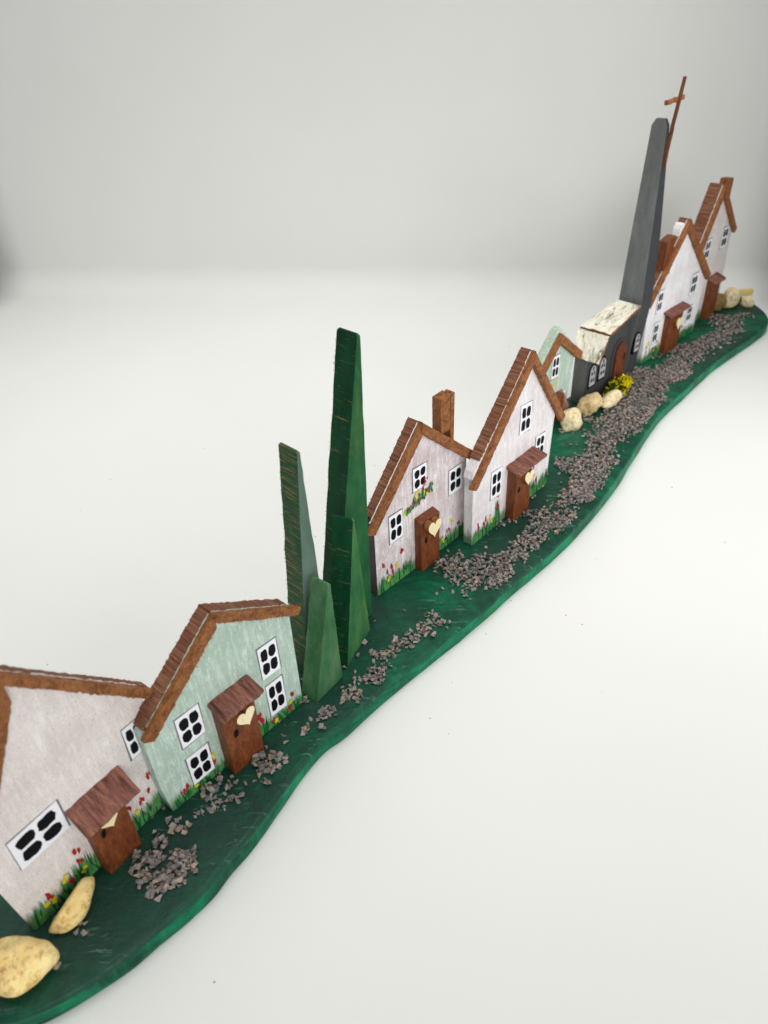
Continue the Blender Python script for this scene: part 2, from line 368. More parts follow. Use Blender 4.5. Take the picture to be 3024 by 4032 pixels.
def door(parent, x0, x1, h, d, canopy=None, heart=None, knob=None, slope=0.0, dh=0.0):
    g = Geo()
    j = lambda: R.uniform(-0.03, 0.03)
    g.hexa([(x0+j(), -d, -0.02), (x1+j(), -d+j(), -0.02), (x1, 0.02, -0.02), (x0, 0.02, -0.02)], [(x0+j(), -d, h), (x1+j(), -d+j(), h+dh), (x1, 0.02, h+slope+dh), (x0, 0.02, h+slope)])
    if knob:
        g.blobp(knob[0], knob[1], 0.085, 0.17, -d-0.012-0.03, 1, 12, 0.15, 2.2, 0.5)
        g.v[-12:] = [(x, y+0.02, z) for x, y, z in g.v[-12:]]
    o = g.build('door', [DOOR, INK], parent, bev=0.03)
    if heart:
        cx, cz, sz, y0, rot = heart
        k = Geo(); k.prism(heart_pts(cx, cz, sz, rot), y0, y0+0.3, 0, 1)
        k.prism(heart_pts(cx, cz, sz*0.45, rot), y0+0.28, min(y0+.3, -d+0.01)+.02, 1, 1)
        k.build('heart', [CREAM, BURNT], o, bev=0.015)
    if canopy:
        a0, a1, zb, zf, out, th = canopy; c = Geo(); n = 8
        pts = []
        for i in range(n+1):
            u = i/n; x = a0+(a1-a0)*u; e = R.gauss(0, 0.015); f = R.gauss(0, 0.02)
            pts.append([(x, 0.0, zb+e), (x, 0.0, zb-th), (x+f, -out+f, zf-th), (x+f, -out-0.03+f, zf+e)])
        vs = [p for r in pts for p in r]; fs = []
        for i in range(n):
            for q in range(4): fs.append([i*4+q, i*4+(q+1) % 4, (i+1)*4+(q+1) % 4, (i+1)*4+q])
        fs += [[3, 2, 1, 0], [n*4, n*4+1, n*4+2, n*4+3]]
        c.add(vs, fs); k = c.build('canopy', CANOPY, o, bev=0.03); fix_normals(k)
    return o
def bristle(g, A, B, y, n, ln, up=1):
    # loose fibres left by the saw along an edge
    for i in range(n):
        u = R.random(); x = A[0]+(B[0]-A[0])*u; z = A[1]+(B[1]-A[1])*u
        a = R.gauss(0, 0.5); L = ln*R.uniform(0.3, 1.2); w = R.uniform(0.008, 0.02); yy = y+R.uniform(-0.03, 0.03)
        dx, dz = math.sin(a)*L, up*math.cos(a)*L
        g.add([(x-w, yy, z), (x+w, yy, z), (x, yy+w*1.5, z), (x+dx, yy+R.gauss(0, ln*.4), z+dz)], [[0, 1, 3], [1, 2, 3], [2, 0, 3], [2, 1, 0]])
def roof(parent, apex, left, right, wl, wr, T=0.5, tl=0.16, tr=0.14, bt=0.24, planks=(1, 1), plankL=None, plankR=None, jag=0.0, over=0.03, glue=True, lift=0.0, gm=None):
    ax, az = apex; lx, lz = left; rx, rz = right
    tL = (az-lz)/(ax-lx); tR = (az-rz)/(rx-ax)
    if planks[0]:
        pl = plankL or (lx, lz); g = Geo(); g.beam(pl, (ax, az), tl, 0.0, T+0.04, cut0=0, cut1=-tl*tL*0.9, jit=0.014, step=0.08, ch=0.02)
        bristle(g, pl, (ax, az), T+0.02, 30, 0.06); g.build('roof_plank', PLANK, parent)
    if planks[1]:
        pr = plankR or (rx, rz); g = Geo(); g.beam((ax+0.02, az), pr, tr, 0.0, T+0.04, cut0=tr*tR*0.9, cut1=0, jit=0.012, step=0.1, ch=0.02)
        g.build('roof_plank', PLANK, parent)
    g = Geo(); g.beam((lx, lz-lift), (ax, az-lift), wl, -bt, -0.004, cut0=wl*0.25, cut1=-wl*tL, jit=0.008, step=0.11, jw=0.013, ch=0.03)
    if jag: bristle(g, (lx+wl*.7, lz-wl*.6), (ax-.1, az-wl-.3), -bt*.6, int(40*jag), 0.10*jag, -1)
    g.build('bargeboard', TRIM, parent)
    g = Geo(); g.beam((ax+0.015, az-lift), (rx, rz-lift), wr, -bt-0.02, -0.004, cut0=wr*tR*0.6, cut1=0, jit=0.008, step=0.11, jw=0.015, ch=0.03)
    if jag: bristle(g, (ax+.3, az-wr-.25), (rx-.1, rz-wr), -bt*.6, int(60*jag), 0.12*jag, -1)
    g.build('bargeboard', TRIM, parent)
    if glue:
        g = Geo(); c = Geo
        g.beam((lx+0.3, lz+0.3*tL+0.015), (ax-0.05, az-0.05*tL+0.015), 0.025, -0.022, 0.02, jit=0.012, step=0.1, ch=0.006); g.beam((ax+0.05, az-0.05*tR+0.012), (rx-.3, rz+.3*tR+.012), 0.025, -0.02, 0.02, jit=0.014, step=0.1, ch=0.006)
        g.build('glue_line', gm or GLUE, parent)
def wall(parent, poly, m, T=0.5, side=None, grasses=(), flowers=()):
    g = Geo(); g.prism(poly, 0.0, T, 0, 1)
    for (x0, x1, h, n) in grasses: grass(g, x0, x1, h, n)
    grass(g, 0, 1, 0.1, 0, flowers=flowers)
    o = g.build('wall', [m, side or m]+WM, parent)
    o.modifiers.new('Bevel', 'BEVEL').width = 0.03*CM; o.modifiers[0].limit_method = 'ANGLE'; o.modifiers[0].segments = 2
    return o
def block(name, parent, m, x0, x1, y0, y1, z0, z1, dz=0.0, bev=0.03):
    g = Geo(); g.hexa([(x0, y0, z0), (x1, y0, z0), (x1, y1, z0), (x0, y1, z0)], [(x0, y0, z1), (x1, y0, z1+dz), (x1, y1, z1+dz), (x0, y1, z1)])
    return g.build(name, m, parent, bev=bev)
HG = 'little wooden houses standing along the green board'

# house 1, nearest, cut by the left edge of the frame
h = thing('wooden_house', 'largest nearest pinkish house with a wide slanted window, cut by the frame edge', 'house', -10.80, 10.67, 53, HG)
wall(h, [(0.0, 0), (-0.3, 4.2), (2.15, 8.85), (5.6, 5.0), (4.95, 4.0), (4.85, 0)], PINKW, 0.32, None,
     [(0.1, 1.4, .75, 50), (1.4, 2.3, 1.1, 45), (3.7, 4.8, .75, 60)], [(.55, .55, 'y'), (.7, .95, 'r'), (.85, .45, 'y'), (.8, .75, 'r'), (1.35, .95, 'y'), (1.5, .65, 'r'), (1.95, .5, 'y'), (1.85, 1.0, 'r'), (1.95, 1.55, 'r'), (3.75, 1.15, 'r'), (4.0, .75, 'y'), (4.25, 1.1, 'r'), (4.5, 1.2, 'r'), (4.75, 1.8, 'r')])
roof(h, (2.15, 9.10), (-0.6, 4.0), (5.7, 5.07), 0.5, 0.30, T=0.3, lift=.02)
window(h, 0.53, 2.06, 2.58, 3.85, 0.03, 'wide window with four long slanted black panes'); window(h, 4.45, 5.1, 2.95, 4.3)
door(h, 2.33, 3.58, 2.45, 0.5, (2.1, 4.0, 3.25, 2.66, 0.82, 0.12), (2.93, 2.26, 0.72, -0.62, 0.1), (2.65, 1.85), slope=0.6)

# house 2, sage green
h = thing('wooden_house', 'sage green house with four windows and shaggy brown roof trim', 'house', -7.49, 14.27, 46.9, HG)
wall(h, [(0, 0), (-0.12, 1.5), (-0.12, 4.0), (3.0, 6.6), (5.95, 4.75), (5.93, 0)], SAGEW, 0.5, None,
     [(0.15, .9, .55, 40), (.9, 2.3, .45, 50), (3.7, 4.3, .75, 40), (4.3, 5.9, .5, 80)], [(.55, .55, 'r'), (.7, .65, 'r'), (1.0, .42, 'y'), (1.85, .95, 'y'), (1.9, .7, 'r'), (3.95, 1.0, 'r'), (4.05, .8, 'r'), (4.5, .35, 'r'), (4.55, .2, 'y'), (5.35, .5, 'y'), (5.5, .8, 'r'), (5.35, .3, 'r')])
roof(h, (3.03, 6.78), (-0.2, 4.0), (6.3, 4.72), 0.42, 0.32, plankL=(-0.05, 4.25), plankR=(5.95, 4.93), jag=1.4, gm=SAGEEDGE)
window(h, .95, 1.8, .42, 1.78); window(h, .97, 1.86, 2.34, 3.7); window(h, 4.38, 5.19, 2.54, 4.0, -.02); window(h, 4.42, 5.17, .58, 2.14, -.05)
door(h, 2.24, 3.58, 2.95, 0.5, (2.15, 3.83, 3.38, 3.16, 0.8, 0.16), (3.0, 2.5, 0.80, -0.80, 0.12), (2.64, 1.83), slope=0.15)

# house 3, lilac white with flower box and split chimney
h = thing('wooden_house', 'weathered white house with flowers under its top window and a split brown chimney', 'house', -0.47, 24.23, 44.6, HG)
W3 = wall(h, [(0, 0), (0.02, 4.0), (2.9, 7.25), (6.1, 4.6), (6.1, 0)], HOUSE3W, 0.5, DARKEDGE,
     [(0.1, .9, .95, 40), (.9, 1.9, .7, 50), (1.6, 2.3, 1.0, 30), (4.2, 6.0, .75, 80)], [(.4, 1.4, 'r'), (.65, 1.0, 'r'), (.95, 1.15, 'r'), (1.0, .8, 'r'), (1.25, 1.0, 'y'), (.7, .5, 'y'), (1.6, 1.55, 'r'), (4.8, .9, 'r'), (5.1, 1.2, 'y'), (4.45, .5, 'y'), (5.5, .9, 'r')]+[(1.9+.17*i, 3.55+.10*i+R.uniform(-.15, .15), 'yr.ryy.rr'[i]) for i in range(9) if i not in (2, 6)])
fb = Geo()
for i in range(60):
    x = R.uniform(1.95, 3.75); z = 3.35+0.36*(x-1.9)+R.gauss(0, .11); fb.blobp(x, z, .05, .11, -.036-.0004*i, R.choice([0, 1, 1, 1, 1, 1, 2, 3]), 8, .25, 2, R.uniform(-.8, .8))
o = fb.build('flower_box', WM, h); o['label'] = 'painted garland of green leaves with red and yellow flowers'
roof(h, (2.85, 7.5), (-0.5, 3.75), (6.7, 4.22), 0.44, 0.42, plankL=(0.02, 4.2), plankR=(6.2, 4.62), jag=.5)
window(h, .9, 1.72, 2.36, 3.76); window(h, 2.45, 3.32, 4.22, 5.35); window(h, 4.83, 5.74, 2.82, 4.13)
door(h, 2.48, 3.72, 2.72, 0.4, None, (3.0, 2.32, 0.92, -0.75, -0.05), (2.78, 1.66), slope=0.12)
c = block('chimney', h, TRIM, 4.30, 4.92, 0.0, 0.5, 6.2, 7.85, .05); c['label'] = 'brown chimney split down one side'
cc = Geo(); cc.hexa([(4.96, 0.03, 5.6), (5.2, 0.03, 5.5), (5.2, .5, 5.5), (4.96, .5, 5.6)], [(4.97, .02, 7.75), (5.22, .02, 7.85), (5.22, .5, 7.85), (4.97, .5, 7.75)])
for i in range(14): x = R.uniform(4.35, 5.1); y = R.uniform(.05, .45); cc.hexa([(x-.1, y-.03, 7.8), (x+.1, y-.03, 7.8), (x+.1, y+.03, 7.8), (x-.1, y+.03, 7.8)], [(x-.08, y-.02, 7.88+R.random()*.06), (x+.06, y-.02, 7.86+R.random()*.1), (x+.06, y+.02, 7.9), (x-.08, y+.02, 7.9)])
cc.build('chimney_splinter', TRIM, c, bev=.02)

# house 4, tall pale
h = thing('wooden_house', 'tall pale house with a steep brown roof, right of the split chimney', 'house', 4.06, 27.41, 47, HG)
wall(h, [(0, 0), (-0.02, 3.6), (-0.12, 3.75), (0.0, 4.1), (4.05, 8.2), (6.95, 4.2), (6.85, 3.6), (6.66, 0)], LILACW, 0.5, None,
     [(0.1, 1.3, .75, 70), (1.3, 2.2, .6, 60), (1.9, 2.3, 1.5, 30), (4.4, 6.6, 1.0, 110)], [(.4, .95, 'r'), (.55, .6, 'r'), (.95, .7, 'r'), (1.1, .95, 'r'), (1.45, .8, 'y'), (1.6, .5, 'y'), (1.95, 1.35, 'r'), (2.1, 1.85, 'r'), (2.05, 1.0, 'r'), (4.8, 1.0, 'y'), (4.5, .4, 'y'), (5.2, 1.6, 'r'), (5.5, .9, 'r'), (5.3, 1.2, 'y')])
roof(h, (4.1, 8.42), (-0.42, 3.45), (7.55, 3.75), 0.42, 0.4, plankL=(0.35, 4.55), plankR=(7.1, 4.33), jag=.15)
window(h, 1.4, 2.27, 1.82, 3.32, -.08); window(h, 3.6, 4.55, 4.28, 5.8, -.1, 'tall window'); window(h, 5.2, 6.05, 2.2, 3.45, -.1)
door(h, 2.8, 4.2, 2.75, 0.5, (2.63, 5.0, 3.12, 2.95, 0.8, 0.16), (3.62, 2.2, 0.85, -0.72, -0.1), (3.1, 1.72), slope=0.15)

# house 4b, small sage green behind
h = thing('wooden_house', 'small sage green house half hidden behind the tall pale house', 'house', 11.48, 40.39, 45, HG)
wall(h, [(-4.0, 0), (-4.0, 3.3), (-1.65, 5.6), (-1.35, 5.65), (0.45, 3.9), (0.43, 3.4), (0.0, 0)], SAGEW, 0.5, SAGEEDGE, [(-3.6, -.1, .5, 60)], [(-1.6, 2.55, 'y'), (-1.5, 2.3, 'y'), (-1.4, 2.65, 'y'), (-1.35, 2.9, 'r'), (-1.55, 2.15, 'y')])
roof(h, (-1.62, 5.42), (-4.2, 2.85), (1.1, 3.35), 0.45, 0.5, planks=(0, 0), glue=False)
window(h, -2.0, -1.25, 2.65, 4.05, -.05); window(h, -.95, -.25, .3, 1.35)
door(h, -2.0, -1.05, 1.6, 0.5, (-2.1, -.62, 1.6, .6, .6, .12))

# house 5, white with two windows each side
h = thing('wooden_house', 'white house with four stacked windows, brown porch and chimney beside the dark steeple', 'house', 17.94, 46.0, 43.5, HG)
wall(h, [(0, 0), (-0.35, 4.5), (0.3, 5.3), (2.25, 7.7), (2.3, 8.3), (2.4, 8.55), (2.6, 8.66), (2.8, 8.55), (3.05, 8.4), (7.7, 4.3), (7.42, 0)], WHITEW, 0.5, None,
     [(.1, .8, .5, 40), (.8, 2.2, .85, 80), (4.6, 7.3, .7, 110)], [(.35, 1.1, 'r'), (.4, .75, 'r'), (.6, 1.25, 'y'), (.85, .95, 'y'), (1.75, 1.0, 'r'), (1.5, .55, 'y'), (1.9, .6, 'y'), (5.3, .9, 'r'), (5.4, .6, 'r'), (6.0, .8, 'y'), (6.5, .7, 'y')])
roof(h, (3.05, 8.82), (-0.85, 4.25), (7.95, 4.12), 0.46, 0.5, plankL=(-0.3, 4.9), plankR=(7.75, 4.3))
for (a, b, c_, d) in ((.85, 1.5, 3.25, 4.7), (.97, 1.62, 1.08, 2.5), (5.5, 6.4, 3.15, 4.55), (5.8, 6.5, 1.1, 2.25)):
    w = window(h, a, b, c_, d)
    s_ = Geo(); s_.box(a-.15, b+.15, -.09, 0, c_-.22, c_-.14); s_.box(a-.1, b+.15, -.08, 0, d+.12, d+.19); s_.build('window_ledge', WHITEW, w, bev=.02)
door(h, 2.35, 4.3, 2.5, 0.4, (2.05, 4.75, 3.02, 2.85, 0.62, 0.17), (3.35, 1.95, 0.95, -0.65, -0.1), None, slope=.15)
block('chimney', h, DOOR, .70, 1.72, -.06, 0.54, 5.7, 7.9, .2)

# house 6, farthest, narrow pink with chimney on the ridge
h = thing('wooden_house', 'farthest pink house with a steep roof and a chimney on its ridge', 'house', 24.63, 53.28, 46, HG)
wall(h, [(-4.2, 0), (-4.0, 4.0), (-0.9, 9.45), (2.95, 6.0), (2.85, 5.7), (3.25, 0)], PINKW, 0.6, None, [(-3.9, 0, .6, 50), (1.5, 3.2, .5, 40)])
roof(h, (-0.85, 9.7), (-3.4, 5.4), (3.1, 6.0), 0.5, 0.42, T=0.85, plankR=(3.0, 6.1))
window(h, 1.1, 2.15, 4.88, 6.35, -.06); window(h, -1.75, -.85, 4.72, 6.15)
for (a, b, zz) in ((1.0, 2.3, 4.6), (-1.9, -.7, 4.45)): s_ = Geo(); s_.box(a, b, -.08, 0, zz, zz+.08); s_.build('window_ledge', PINKW, h, bev=.02)
door(h, 0.05, 1.4, 2.7, 0.5, (-0.05, 1.6, 3.12, 2.82, 0.75, 0.16), None, None, slope=.2)
block('chimney', h, TRIM, .15, 1.05, .02, .62, 8.2, 9.85, -.1)

# ------------------------------------------------------------------ church with bark roof, and its steeple
h = thing('wooden_church', 'low charcoal church with arched windows under a whitish bark roof', 'church', 12.606, 40.614, 44)
g = Geo(); g.prism([(0, 0), (0, 2.9), (.85, 4.2), (4.6, 4.85), (4.82, 4.8), (4.82, 0)], 0.0, 0.9, 0, 1); g.build('wall', [CHAR, SLATE], h, bev=.04)
def bark(name, A, B, y0a, y1a, y0b, y1b, th):
    g = Geo(); nx, ny = 16, 10; L = math.hypot(B[0]-A[0], B[1]-A[1]); px, pz = -(B[1]-A[1])/L, (B[0]-A[0])/L
    for layer in (1, 0):
        for i in range(nx+1):
            u = i/nx
            for jx in range(ny+1):
                v = jx/ny; y = (y0a*(1-u)+y0b*u)*(1-v)+(y1a*(1-u)+y1b*u)*v
                x = A[0]+(B[0]-A[0])*u; z = A[1]+(B[1]-A[1])*u
                e = noise.noise(Vector((x*2.2, y*2.2, 3)))*.07+noise.noise(Vector((x*7, y*7, 9)))*.035 if layer else 0
                rag = R.gauss(0, .02) if jx in (0, ny) or i in (0, nx) else 0
                g.v.append((x+px*(th*layer+e)+rag, y+rag, z+pz*(th*layer+e)))
    n1 = (nx+1)*(ny+1); id_ = lambda l, i, j: l*n1+i*(ny+1)+j
    for i in range(nx):
        for j in range(ny):
            g.f.append([id_(0, i, j), id_(0, i, j+1), id_(0, i+1, j+1), id_(0, i+1, j)]); g.m.append(0)
            g.f.append([id_(1, i, j), id_(1, i+1, j), id_(1, i+1, j+1), id_(1, i, j+1)]); g.m.append(1)
        g.f.append([id_(0, i, 0), id_(0, i+1, 0), id_(1, i+1, 0), id_(1, i, 0)]); g.m.append(1)
        g.f.append([id_(0, i, ny), id_(1, i, ny), id_(1, i+1, ny), id_(0, i+1, ny)]); g.m.append(1)
    for j in range(ny):
        g.f.append([id_(0, 0, j), id_(1, 0, j), id_(1, 0, j+1), id_(0, 0, j+1)]); g.m.append(1)
        g.f.append([id_(0, nx, j), id_(0, nx, j+1), id_(1, nx, j+1), id_(1, nx, j)]); g.m.append(1)
    o = g.build(name, [BIRCH, TRIM], h); fix_normals(o); return o
bark('roof', (-.1, 2.98), (.82, 4.38), -.85, .95, -.8, 1.25, .16)
bark('roof', (.86, 4.40), (4.75, 4.92), -.8, 1.25, -.5, 1.1, .16)
def arch(x0, x1, z0, z1, n=8, both=False):
    r = (x1-x0)/2; cx = (x0+x1)/2; k = 1.35
    up = [(cx+r*math.cos(math.pi*i/n), z1-r*k+r*k*math.sin(math.pi*i/n)) for i in range(n+1)]
    if both: return up+[(cx+r*math.cos(math.pi+math.pi*i/n), z0+r*k+r*k*math.sin(math.pi+math.pi*i/n)) for i in range(1, n)]
    return [(x1, z0)]+up+[(x0, z0)]
def church_window(par, x0, x1, z0, z1, y=0.0):
    g = Geo(); g.prism(arch(x0-.14, x1+.14, z0-.15, z1+.12), y-.03, y+.3 if y else 0, 1); g.prism(arch(x0, x1, z0, z1), y-.07, y-.03, 0)
    w, hh = x1-x0, z1-z0
    for a, b in ((.3, .28), (.7, .28), (.3, .62), (.7, .62), (.5, .85)): g.blobp(x0+w*a, z0+hh*b, w*.15, hh*.11, y-.074, 1, 10, .2, 2.4)
    g.build('window', [PALEG, INK], par)
church_window(h, .42, 1.02, 1.1, 2.42); church_window(h, 1.52, 2.15, 1.2, 2.52)
g = Geo(); g.prism(arch(2.85, 4.65, 0, 3.2), -.06, 0, 0); g.build('door_frame', CHAR, h, bev=.02)
g = Geo(); g.prism(arch(3.15, 4.4, 0, 2.95), -.2, -.05, 0); g.blobp(4.15, 1.9, .08, .2, -.215, 1); g.build('door', [m_trim('red_stained_wood', (.5, .32, .3)), INK], h, bev=.02)

s = thing('church_steeple', 'very tall tapering dark grey steeple with a wooden cross at its tip', 'steeple', 12.606, 40.614, 44)
def taper(name, mats, parent, sec, bev=.03):   # sec: list of (z, x0, x1, y0, y1); left face uses slot 1
    g = Geo()
    for (z, x0, x1, y0, y1) in sec: g.v += [(x0, y0, z), (x1, y0, z), (x1, y1, z), (x0, y1, z)]
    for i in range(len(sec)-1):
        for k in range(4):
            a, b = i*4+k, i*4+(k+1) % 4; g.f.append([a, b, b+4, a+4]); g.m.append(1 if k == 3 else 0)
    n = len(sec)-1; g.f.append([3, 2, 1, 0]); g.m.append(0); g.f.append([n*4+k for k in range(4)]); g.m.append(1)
    return g.build(name, mats, parent, bev=bev)
STE = m_tree('dark_grey_steeple', lin(98, 102, 102), lin(122, 126, 126), lin(108, 112, 110), .06)
taper('spire', [CHAR, STE], s, [(0, 4.86, 6.15, -.05, 1.2), (5, 5.0, 6.35, -.40, 1.15), (9, 5.15, 6.3, -.25, 1.05), (14.75, 5.42, 5.75, 0.0, .92), (15.1, 5.45, 5.72, .18, .72)])  # shade on the front is put into its darker colour; left face paler
church_window(s, 5.12, 5.62, 1.85, 3.0, -.30); bpy.context.view_layer.update()
cr = Geo()
cv = [(5.15, 12.6), (5.25, 13.6), (5.42, 14.4), (5.45, 14.75), (5.6, 15.3), (5.75, 15.9), (5.85, 16.4), (6.0, 17.0)]
for (a, b) in zip(cv[:-1], cv[1:]):
    i = cv.index(a); w0 = .20-.018*i
    y = -.22
    cr.hexa([(a[0]+.32, y, a[1]), (a[0]+.32+w0*.8, y, a[1]), (a[0]+.32+w0*.8, y+.2, a[1]), (a[0]+.32, y+.2, a[1])], [(b[0]+.32, y, b[1]+.02), (b[0]+.32+w0*.7, y, b[1]+.02), (b[0]+.32+w0*.7, y+.2, b[1]+.02), (b[0]+.32, y+.2, b[1]+.02)])
o = cr.build('cross', m_trim('dark_brown_wood', (.62, .58, .6)), s, bev=.02)
cb = Geo(); cb.beam((4.95, 16.05), (6.85, 16.1), .24, -.05, .14, jit=.02, ch=.05); cb.build('cross_bar', m_trim('light_brown_wood', (1.2, 1.15, 1.2)), o)

# ------------------------------------------------------------------ the four tall wooden trees
TG = 'tall narrow wooden wedge trees beside the sage green house'
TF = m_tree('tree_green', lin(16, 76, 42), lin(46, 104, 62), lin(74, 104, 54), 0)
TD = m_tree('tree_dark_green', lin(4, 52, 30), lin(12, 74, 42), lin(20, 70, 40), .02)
TS = m_tree('scratched_tree_green', lin(30, 74, 48), lin(48, 92, 64), lin(60, 90, 56), .62)
TGR = m_tree('grey_green_paint', lin(80, 104, 92), lin(100, 122, 110), lin(78, 104, 84), 0)
TC = m_tree('mid_tree_green', lin(34, 92, 54), lin(72, 124, 74), lin(98, 122, 62), 0)
TO = m_tree('olive_tree_green', lin(44, 96, 56), lin(84, 122, 88), lin(112, 128, 72), 0)
def tree(label, x, y, deg, base, top, zt, T, mats, Tt=None, scr=0):
    o = thing('wooden_tree', label, 'tree', x, y, deg, TG)
    sec = []; n = 26
    for i in range(n+1):
        u = i/n; x0 = base[0]+(top[0]-base[0])*u; x1 = base[1]+(top[1]-base[1])*u; t = T+((Tt or T)-T)*u
        sec.append((zt*u, x0+R.gauss(0, .004), x1+R.gauss(0, .008), 0.0, t+R.gauss(0, .014)))
    z, a, b, c, d = sec[-1]; sec.append((zt+.09, a+.1*(b-a)+.03, b-.05, c+.07, d-.07))
    c = taper('trunk', mats, o, sec, .025)
    g = Geo()
    for i in range(scr):
        u = R.random(); x0 = base[0]+(top[0]-base[0])*u; k = R.choice([0, T]); g.add([(x0, k, zt*u), (x0+.01, k, zt*u+.02), (x0, k+.02, zt*u), (x0-R.random()*.06, k+(.05 if k else -.05)*R.random(), zt*u+R.uniform(-.04, .06))], [[0, 1, 3], [1, 2, 3], [2, 0, 3]])
    if scr > 15: g.build('saw_fibre', mats[1], o)
    return o
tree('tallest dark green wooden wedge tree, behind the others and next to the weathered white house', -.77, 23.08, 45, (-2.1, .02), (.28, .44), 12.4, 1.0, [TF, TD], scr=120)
tree('scratched wedge tree showing bare wood, leftmost of the green trees', -3.35, 19.75, 45, (0.0, 1.32), (.95, 1.08), 9.75, .92, [TGR, TS], scr=90)
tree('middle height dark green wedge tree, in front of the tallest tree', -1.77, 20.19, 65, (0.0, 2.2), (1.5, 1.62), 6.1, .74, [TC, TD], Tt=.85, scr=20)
tree('shortest olive green wedge tree, frontmost beside the sage green house', -2.90, 18.485, 52, (0.0, 1.54), (1.3, 1.46), 4.85, .8, [TO, TO], scr=8)

# ------------------------------------------------------------------ stones
ST = m_stone('cream_stone', lin(236, 198, 120), lin(250, 232, 166), lin(186, 134, 66))
ST2 = m_stone('pale_stone', lin(226, 208, 160), lin(236, 224, 190), lin(168, 136, 90))
ST4 = m_stone('tan_stone', lin(196, 168, 116), lin(230, 208, 164), lin(150, 116, 74))
ST3 = m_stone('brown_stone', lin(120, 96, 50), lin(160, 132, 84), lin(92, 68, 36))
def stone(label, x, y, z, rx, ry, rz, rot=(0, 0, 0), m=ST, seed=0, bend=0.0, rough=.22, cat='stone', facet=.16):
    import bmesh
    bm = bmesh.new(); bmesh.ops.create_icosphere(bm, subdivisions=5, radius=1)
    for v in bm.verts:
        p = v.co.copy(); n1 = noise.noise(p*1.1+Vector((seed*7.3, 0, 0))); n2 = noise.noise(p*2.6+Vector((0, seed*5.1, 0)))
        k = 1+n1*rough*1.3+n2*rough*facet+abs(noise.noise(p*1.6+Vector((seed, seed, 0))))*rough*-2.2*facet+noise.noise(p*7)*.012
        q = p*k; v.co = Vector((q.x*rx, (q.y+bend*q.x*q.x)*ry, q.z*rz))*CM
    me = bpy.data.meshes.new('stone'); bm.to_mesh(me); bm.free(); me.materials.append(m)
    for p in me.polygons: p.use_smooth = True
    o = bpy.data.objects.new('stone', me); COL.objects.link(o)
    o.location = (x*CM, y*CM, z*CM); o.rotation_euler = tuple(math.radians(a) for a in rot)
    return tag(o, label, cat, 'cream stones glued on the green board')
stone('big round cream stone at the near left corner of the board', -10.80, 9.55, .46, 1.0, .72, .66, (0, 0, 4), ST, 11, .05, .2, facet=.2)
stone('long bean shaped cream stone leaning by the nearest house', -9.60, 11.12, .42, .86, .34, .42, (0, -12, 62), ST, 2, .5, .2, facet=.12)
stone('pale stone beside the right foot of the tall pale house', 11.2, 38.0, .55, .76, .58, .70, (0, 20, 30), ST2, 3, 0, .2, facet=.3)
stone('round brownish cream stone, middle of the three before the church', 12.65, 39.5, .62, .84, .62, .8, (10, 0, 20), ST4, 4, 0, .24, facet=.4)
stone('oblong cream stone tipped with yellow below the yellow bush', 14.25, 40.4, .42, .92, .44, .44, (0, -8, 38), ST2, 5, 0, .18, facet=.25)
stone('upright tan stone beside the farthest brown porch', 27.55, 55.1, .75, .68, .5, .85, (0, 0, 20), ST2, 6)
stone('dark brown stone behind the upright tan stone', 26.5, 54.75, .6, .75, .5, .7, (0, 0, 40), ST3, 7)
stone('small cream stone at the far end of the board', 29.0, 55.15, .38, .48, .4, .42, (0, 0, 0), ST2, 8)
g = Geo(); g.hexa([(-.95, -.2, 0), (.9, -.2, 0), (.9, .25, 0), (-.95, .25, 0)], [(-.9, -.18, .5), (.92, -.15, .48), (.9, .22, .46), (-.92, .2, .5)])
o = g.build('wood_stick', m_flat('yellow_wood', lin(222, 204, 130), .6, .3), bev=.06); o.location = (28.75*CM, 55.9*CM, .62*CM); o.rotation_euler = (0, .02, math.radians(8)); tag(o, 'short yellowish stick laid across the stones at the far end', 'stick')
stone('tan stone under the short stick at the far end', 28.3, 55.8, .35, .5, .4, .4, (0, 0, 0), ST3, 9)

# yellow green moss bush
BM1 = m_flat('moss_olive', lin(92, 98, 8), .8, .15, .5); BM2 = m_flat('moss_yellow', lin(226, 208, 8), .7, .2, .3); BM3 = m_flat('moss_dark', lin(36, 50, 14), .8, .1, .4)
g = Geo()
for i in range(900):
    a = R.uniform(0, 2*math.pi); ph = math.acos(R.uniform(-.2, 1)); rr = R.random()**.35
    lob = 1+.25*math.sin(3*a+1)
    x, y, z = rr*lob*1.25*math.sin(ph)*math.cos(a), rr*lob*.55*math.sin(ph)*math.sin(a), rr*.85*math.cos(ph)+.15
    s_ = R.uniform(.05, .13); v = [Vector((R.gauss(0, 1), R.gauss(0, 1), R.gauss(0, 1))).normalized()*s_ for _ in range(4)]
    g.add([(x+p.x, y+p.y, max(0.01, z+p.z)) for p in v], [[0, 1, 2], [0, 2, 3], [0, 3, 1], [1, 3, 2]], R.choice([0, 0, 0, 2, 1]) if rr < .85 or R.random() < .6 else 1)
for (x, y, z, r_) in ((-.15, -.42, .75, .26), (-.3, -.5, .25, .16), (.55, -.35, .55, .14), (.1, -.5, .45, .12)):
    for k in range(40):
        c = Vector((x+R.gauss(0, r_*.6), y+R.gauss(0, r_*.4), z+R.gauss(0, r_*.4))); v = [Vector((R.gauss(0, 1), R.gauss(0, 1), R.gauss(0, 1))).normalized()*.09 for _ in range(4)]
        g.add([tuple(c+p) for p in v], [[0, 1, 2], [0, 2, 3], [0, 3, 1], [1, 3, 2]], 1)
o = g.build('moss_bush', [BM1, BM2, BM3]); o.location = (15.35*CM, 42.25*CM, 0); o.rotation_euler = (0, 0, math.radians(42)); tag(o, 'yellow green moss clump in front of the arched church door', 'bush')

